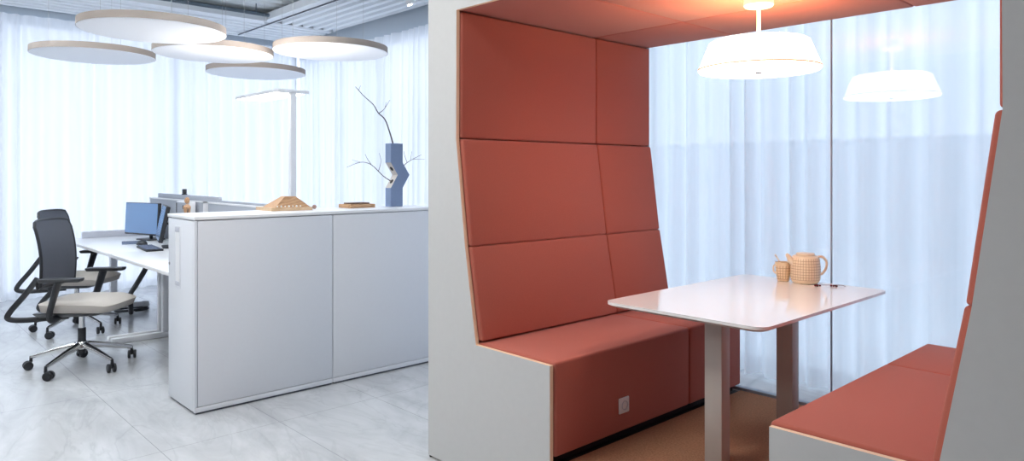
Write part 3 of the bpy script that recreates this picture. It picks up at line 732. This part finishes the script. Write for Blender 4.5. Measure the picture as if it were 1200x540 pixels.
# ------------------------------------------------------------------ office chairs (local +y is where the sitter looks)
def chair():
    t = thing('office_chair', (-5.72, 1.21, 0), '', 'chair', 'black and beige swivel office chairs', math.radians(-41))
    # seat cushion: rounded slab with waterfall front edge
    b = NB(); ny, nx = 14, 12; top = []; bot = []
    for j in range(ny + 1):
        v = -1 + 2 * j / ny; rt = []; rb = []
        for i in range(nx + 1):
            u = -1 + 2 * i / nx
            # squircle-map
            k = 1 / max(1e-6, (abs(u) ** 5 + abs(v) ** 5) ** .2) * max(abs(u), abs(v)) if (u or v) else 1
            x = u * k * .245; y = v * k * .25 + .05
            e = max(abs(u), abs(v)); dome = (1 - e ** 6)
            fall = -.03 * max(0, v - .4) ** 1.5
            rt.append(b.verts.new((x, y, .478 + .024 * dome + fall)))
            rb.append(b.verts.new((x * .95, y * .95, .426 - .014 * (1 - e ** 8) + fall * .4)))
        top.append(rt); bot.append(rb)
    for j in range(ny):
        for i in range(nx):
            b.faces.new((top[j][i], top[j][i + 1], top[j + 1][i + 1], top[j + 1][i])); b.faces.new((bot[j][i], bot[j + 1][i], bot[j + 1][i + 1], bot[j][i + 1]))
    ring = lambda g: [g[0][i] for i in range(nx)] + [g[j][nx] for j in range(ny)] + [g[ny][i] for i in range(nx, 0, -1)] + [g[j][0] for j in range(ny, 0, -1)]
    rt, rb = ring(top), ring(bot)
    for i in range(len(rt)): b.faces.new((rt[i], rb[i], rb[(i + 1) % len(rb)], rt[(i + 1) % len(rt)]))
    obj('seat', b, M['seat'], t, True, 1.2)
    obj('seat_shell', hexa(NB(), [(-.16, -.20, .375), (.16, -.20, .375), (.13, .17, .385), (-.13, .17, .385), (-.22, -.22, .418), (.22, -.22, .418), (.21, .20, .416), (-.21, .20, .416)], .012, 2), M['blackp'], t)
    # backrest: curved mesh panel, slightly reclined
    b = NB(); nz, nx = 14, 14; fr = []; bk = []
    def bp(u, s):
        z = .60 + .44 * s; w = .196 + .006 * s
        k = 1.0
        if s > .90: k = math.sqrt(max(0, 1 - ((s - .90) / .10) ** 2 * .16))
        x = u * w * k
        y = -.165 - .045 * s - .03 * (1 - u * u) + .025 * math.sin(PI * s)
        if s > .9: z -= .012 * abs(u) ** 4
        return x, y, z
    for j in range(nz + 1):
        a, c = [], []
        for i in range(nx + 1):
            x, y, z = bp(-1 + 2 * i / nx, j / nz); a.append(b.verts.new((x, y + .008, z))); c.append(b.verts.new((x, y - .008, z)))
        fr.append(a); bk.append(c)
    for j in range(nz):
        for i in range(nx):
            b.faces.new((fr[j][i], fr[j][i + 1], fr[j + 1][i + 1], fr[j + 1][i])); b.faces.new((bk[j][i], bk[j + 1][i], bk[j + 1][i + 1], bk[j][i + 1]))
    R = lambda g: [g[0][i] for i in range(nx)] + [g[j][nx] for j in range(nz)] + [g[nz][i] for i in range(nx, 0, -1)] + [g[j][0] for j in range(nz, 0, -1)]
    ra, rc = R(fr), R(bk)
    for i in range(len(ra)): b.faces.new((ra[i], rc[i], rc[(i + 1) % len(rc)], ra[(i + 1) % len(ra)]))
    bo = obj('backrest', b, M['mesh'], t, True, 1.0)
    loop = [bp(-1, j / 14) for j in range(15)] + [bp(-1 + 2 * i / 14, 1) for i in range(1, 14)] + [bp(1, 1 - j / 14) for j in range(15)] + [bp(1 - 2 * i / 14, 0) for i in range(1, 15)]
    obj('rim', tube(NB(), loop, .011, 8), M['blackp'], bo)
    # rear frame: two struts from the mechanism out and up to the back
    for s in (-1, 1):
        pts = smooth_path([(s * .07, -.05, .375), (s * .15, -.28, .365), (s * .17, -.39, .375), (s * .172, -.385, .42), (s * .178, -.28, .54), (s * .19, -.19, .65)], 5)
        obj('back_strut', tube(NB(), pts, .019, 10, flat=.8), M['blackp'], t)
    obj('back_bar', tube(NB(), [(-.195, -.185, .60), (-.10, -.212, .595), (0, -.222, .59), (.10, -.212, .595), (.195, -.185, .60)], .026, 10, flat=.5), M['blackp'], t)
    for s in (-1, 1):
        pts = smooth_path([(s * .15, -.06, .39), (s * .245, -.065, .385), (s * .272, -.06, .43), (s * .276, -.035, .52), (s * .278, .0, .64)], 5)
        a = obj('armrest', tube(NB(), pts, [.022 + .018 * i / (len(pts) - 1) for i in range(len(pts))], 12, flat=.5), M['blackp'], t)
        obj('arm_pad', hexa(NB(), [(s * .278 - .035, -.11, .638), (s * .278 + .035, -.11, .638), (s * .278 + .03, .15, .642), (s * .278 - .03, .15, .642),
                                   (s * .278 - .042, -.12, .664), (s * .278 + .042, -.12, .664), (s * .278 + .036, .16, .668), (s * .278 - .036, .16, .668)], .010, 3), M['blackp'], a)
    obj('gas_lift', tube(NB(), [(0, 0, .26), (0, 0, .385)], .019, 16), M['chrome'], t)
    obj('lift_sleeve', lathe(NB(), [(0, .10), (.024, .10), (.026, .11), (.026, .275), (.022, .28), (0, .28)], 20), M['blackp'], t)
    b = lathe(NB(), [(.027, .13), (.045, .135), (.045, .165), (.034, .185), (.027, .186)], 20)
    for k in range(5):
        a = 2 * PI * k / 5 + BA; d = Vector((math.cos(a), math.sin(a), 0))
        tube(b, [d * .035 + Vector((0, 0, .158)), d * .16 + Vector((0, 0, .132)), d * .325 + Vector((0, 0, .088))], [.025, .021, .014], 8, flat=.9)
    obj('star_base', b, M['chrome'], t, True, .8)
    for k in range(5):
        a = 2 * PI * k / 5 + BA; d = Vector((math.cos(a), math.sin(a), 0)); n = Vector((-d.y, d.x, 0))
        c = d * .325; sw = [.6, -1.0, .3, 1.2, -.4][k]
        ax = (d * math.cos(sw) + n * math.sin(sw)); pr = Vector((-ax.y, ax.x, 0))
        b = NB()
        for s in (-1, 1):
            p0 = c + pr * .018 + Vector((0, 0, .0305)) + ax * (s * .009); p1 = c + pr * .018 + Vector((0, 0, .0305)) + ax * (s * .027)
            tube(b, [p0, p0.lerp(p1, .15), p0.lerp(p1, .85), p1], [.027, .030, .030, .026], 18)
        cs = obj('caster', b, M['blackp'], t)
        obj('caster_stem', tube(NB(), [c + Vector((0, 0, .095)), c + Vector((0, 0, .058)), c + pr * .018 + Vector((0, 0, .032))], [.008, .012, .009], 8), M['blackp'], cs)
    return t
BA = math.radians(206)
ch = chair()
ch['label'] = 'nearest office chair, its grey mesh back and beige seat in full view'
dup(ch, (-7.09, 1.46, 0), math.radians(-41), 'office chair farther left, mostly hidden behind the nearest chair')

# ------------------------------------------------------------------ acoustic discs and luminaire
for i, (x, y, z, lb) in enumerate(((-7.35, 1.653, 2.427, 'round acoustic disc hanging lowest at the far left, underside grey-blue'),
                                   (-5.72, 1.682, 2.42, 'largest-looking round acoustic disc at the top left, nearest the camera'),
                                   (-6.46, 2.402, 2.42, 'round acoustic disc in the middle of the cluster, tucked below the largest-looking'),
                                   (-7.42, 3.203, 2.423, 'smallest-looking round acoustic disc, hanging just above the lamp head'),
                                   (-5.80, 3.195, 2.45, 'rightmost round acoustic disc, hanging nearest the branches'))):
    t = thing('acoustic_disc', (x, y, z), lb, 'ceiling disc', 'hanging round acoustic discs')
    obj('panel', lathe(NB(), [(0, 0), (.495, 0), (.5, .004), (.5, .052)], 96), M['disc'], t)
    obj('rim', lathe(NB(), [(.5, .052), (.5005, .004), (.503, .004), (.503, .056), (.49, .058), (0, .058)], 96), M['discrim'], t)
    for k in range(3):
        a = 2 * PI * k / 3 + .4; obj('wire', tube(NB(), [(.35 * math.cos(a), .35 * math.sin(a), .057), (.35 * math.cos(a), .35 * math.sin(a), 3.262 - z)], .0012, 6), M['steel'], t)
lf = thing('floor_luminaire', (-5.26, 2.56, 0), 'tall white standing luminaire with flat lit head behind the cabinets', 'lamp')
obj('base', prism(NB(), rrect(-.20, .20, -.14, .14, .03), 'z', 0.001, .016), M['whitem'], lf)
obj('pole', bx(-.0225, .0225, -.0225, .0225, .016, 2.01, .003), M['whitem'], lf)
hd = obj('head', bx(-.80, .03, -.13, .13, 1.995, 2.02, .006), M['whitem'], lf)
obj('diffuser', bx(-.785, -.035, -.12, .12, 1.9925, 1.9952), M['lum'], hd, False)
obj('uplight', bx(-.76, -.05, -.10, .10, 2.0195, 2.0215), M['lumup'], hd, False)
# little spot under the back band
sl = thing('ceiling_spotlight', (-5.65, 3.93, 3.14), 'small white spotlight under the corrugated band beside the booth', 'spotlight')
obj('mount', lathe(NB(), [(0, .0), (.04, .0), (.04, -.02), (0, -.02)], 24), M['whitem'], sl)
obj('housing', tube(NB(), [(0, 0, -.021), (.0, .01, -.05), (.01, .02, -.14), (.012, .024, -.16)], [.015, .045, .045, .043], 20), M['whitem'], sl)
obj('lens', tube(NB(), [(.0122, .0244, -.1605), (.0124, .0248, -.1615)], [.038, .038], 20), M['spotlens'], sl)

# ------------------------------------------------------------------ light
w = bpy.data.worlds.new('daylight'); scene.world = w; w.use_nodes = True
nt = w.node_tree; bg = nt.nodes['Background']
tc = nt.nodes.new('ShaderNodeTexCoord')
dt = nt.nodes.new('ShaderNodeVectorMath'); dt.operation = 'DOT_PRODUCT'; dt.inputs[1].default_value = (.9, -.1, 0)
mr = nt.nodes.new('ShaderNodeMapRange'); mr.interpolation_type = 'SMOOTHSTEP'; mr.inputs['From Min'].default_value = -.75; mr.inputs['From Max'].default_value = -.2
mx = nt.nodes.new('ShaderNodeMix'); mx.data_type = 'RGBA'; mx.inputs['A'].default_value = (1.42, 1.60, 1.90, 1); mx.inputs['B'].default_value = (1.95, 2.2, 2.62, 1)
nt.links.new(tc.outputs['Generated'], dt.inputs[0]); nt.links.new(dt.outputs['Value'], mr.inputs['Value'])
nt.links.new(mr.outputs[0], mx.inputs['Factor']); nt.links.new(mx.outputs['Result'], bg.inputs['Color'])
bg.inputs['Strength'].default_value = 1.0
# added fill lights, out of view, to brighten the room and booth front
def area(name, loc, sx, sy, power, col, flip=0):
    l = bpy.data.lights.new(name, 'AREA'); l.shape = 'RECTANGLE'; l.size = sx; l.size_y = sy; l.energy = power; l.color = col
    o = bpy.data.objects.new(name, l); COL.objects.link(o); o.location = loc; o.rotation_euler = (flip, 0, 0)
for (x, y, p) in ((-3.4, -2.0, 26), (-2.75, .5, 56), (-5.6, -2.0, 20), (-5.8, -.3, 16), (-.7, -2.2, 16)):
    area('fill_downlight', (x, y, 3.08), 1.2, .6, p, (1, .98, .95))
for (x, y) in ((-6.9, .7), (-5.0, 1.6), (-6.4, -1.0)):  # upward fill lights added out of view to brighten the steel deck
    area('fill_uplight', (x, y, 2.92), .25, 1.4, 60, (.95, .98, 1), PI)

scene.view_settings.view_transform = 'Standard'; scene.view_settings.look = 'None'
scene.view_settings.gamma = 1; scene.view_settings.use_curve_mapping = False
scene.view_settings.exposure = 0.0
scene.cycles.use_denoising = True
scene.cycles.max_bounces = 10; scene.cycles.diffuse_bounces = 5; scene.cycles.glossy_bounces = 4
scene.cycles.transparent_max_bounces = 24; scene.cycles.sample_clamp_indirect = 6
scene.cycles.caustics_reflective = False; scene.cycles.caustics_refractive = False
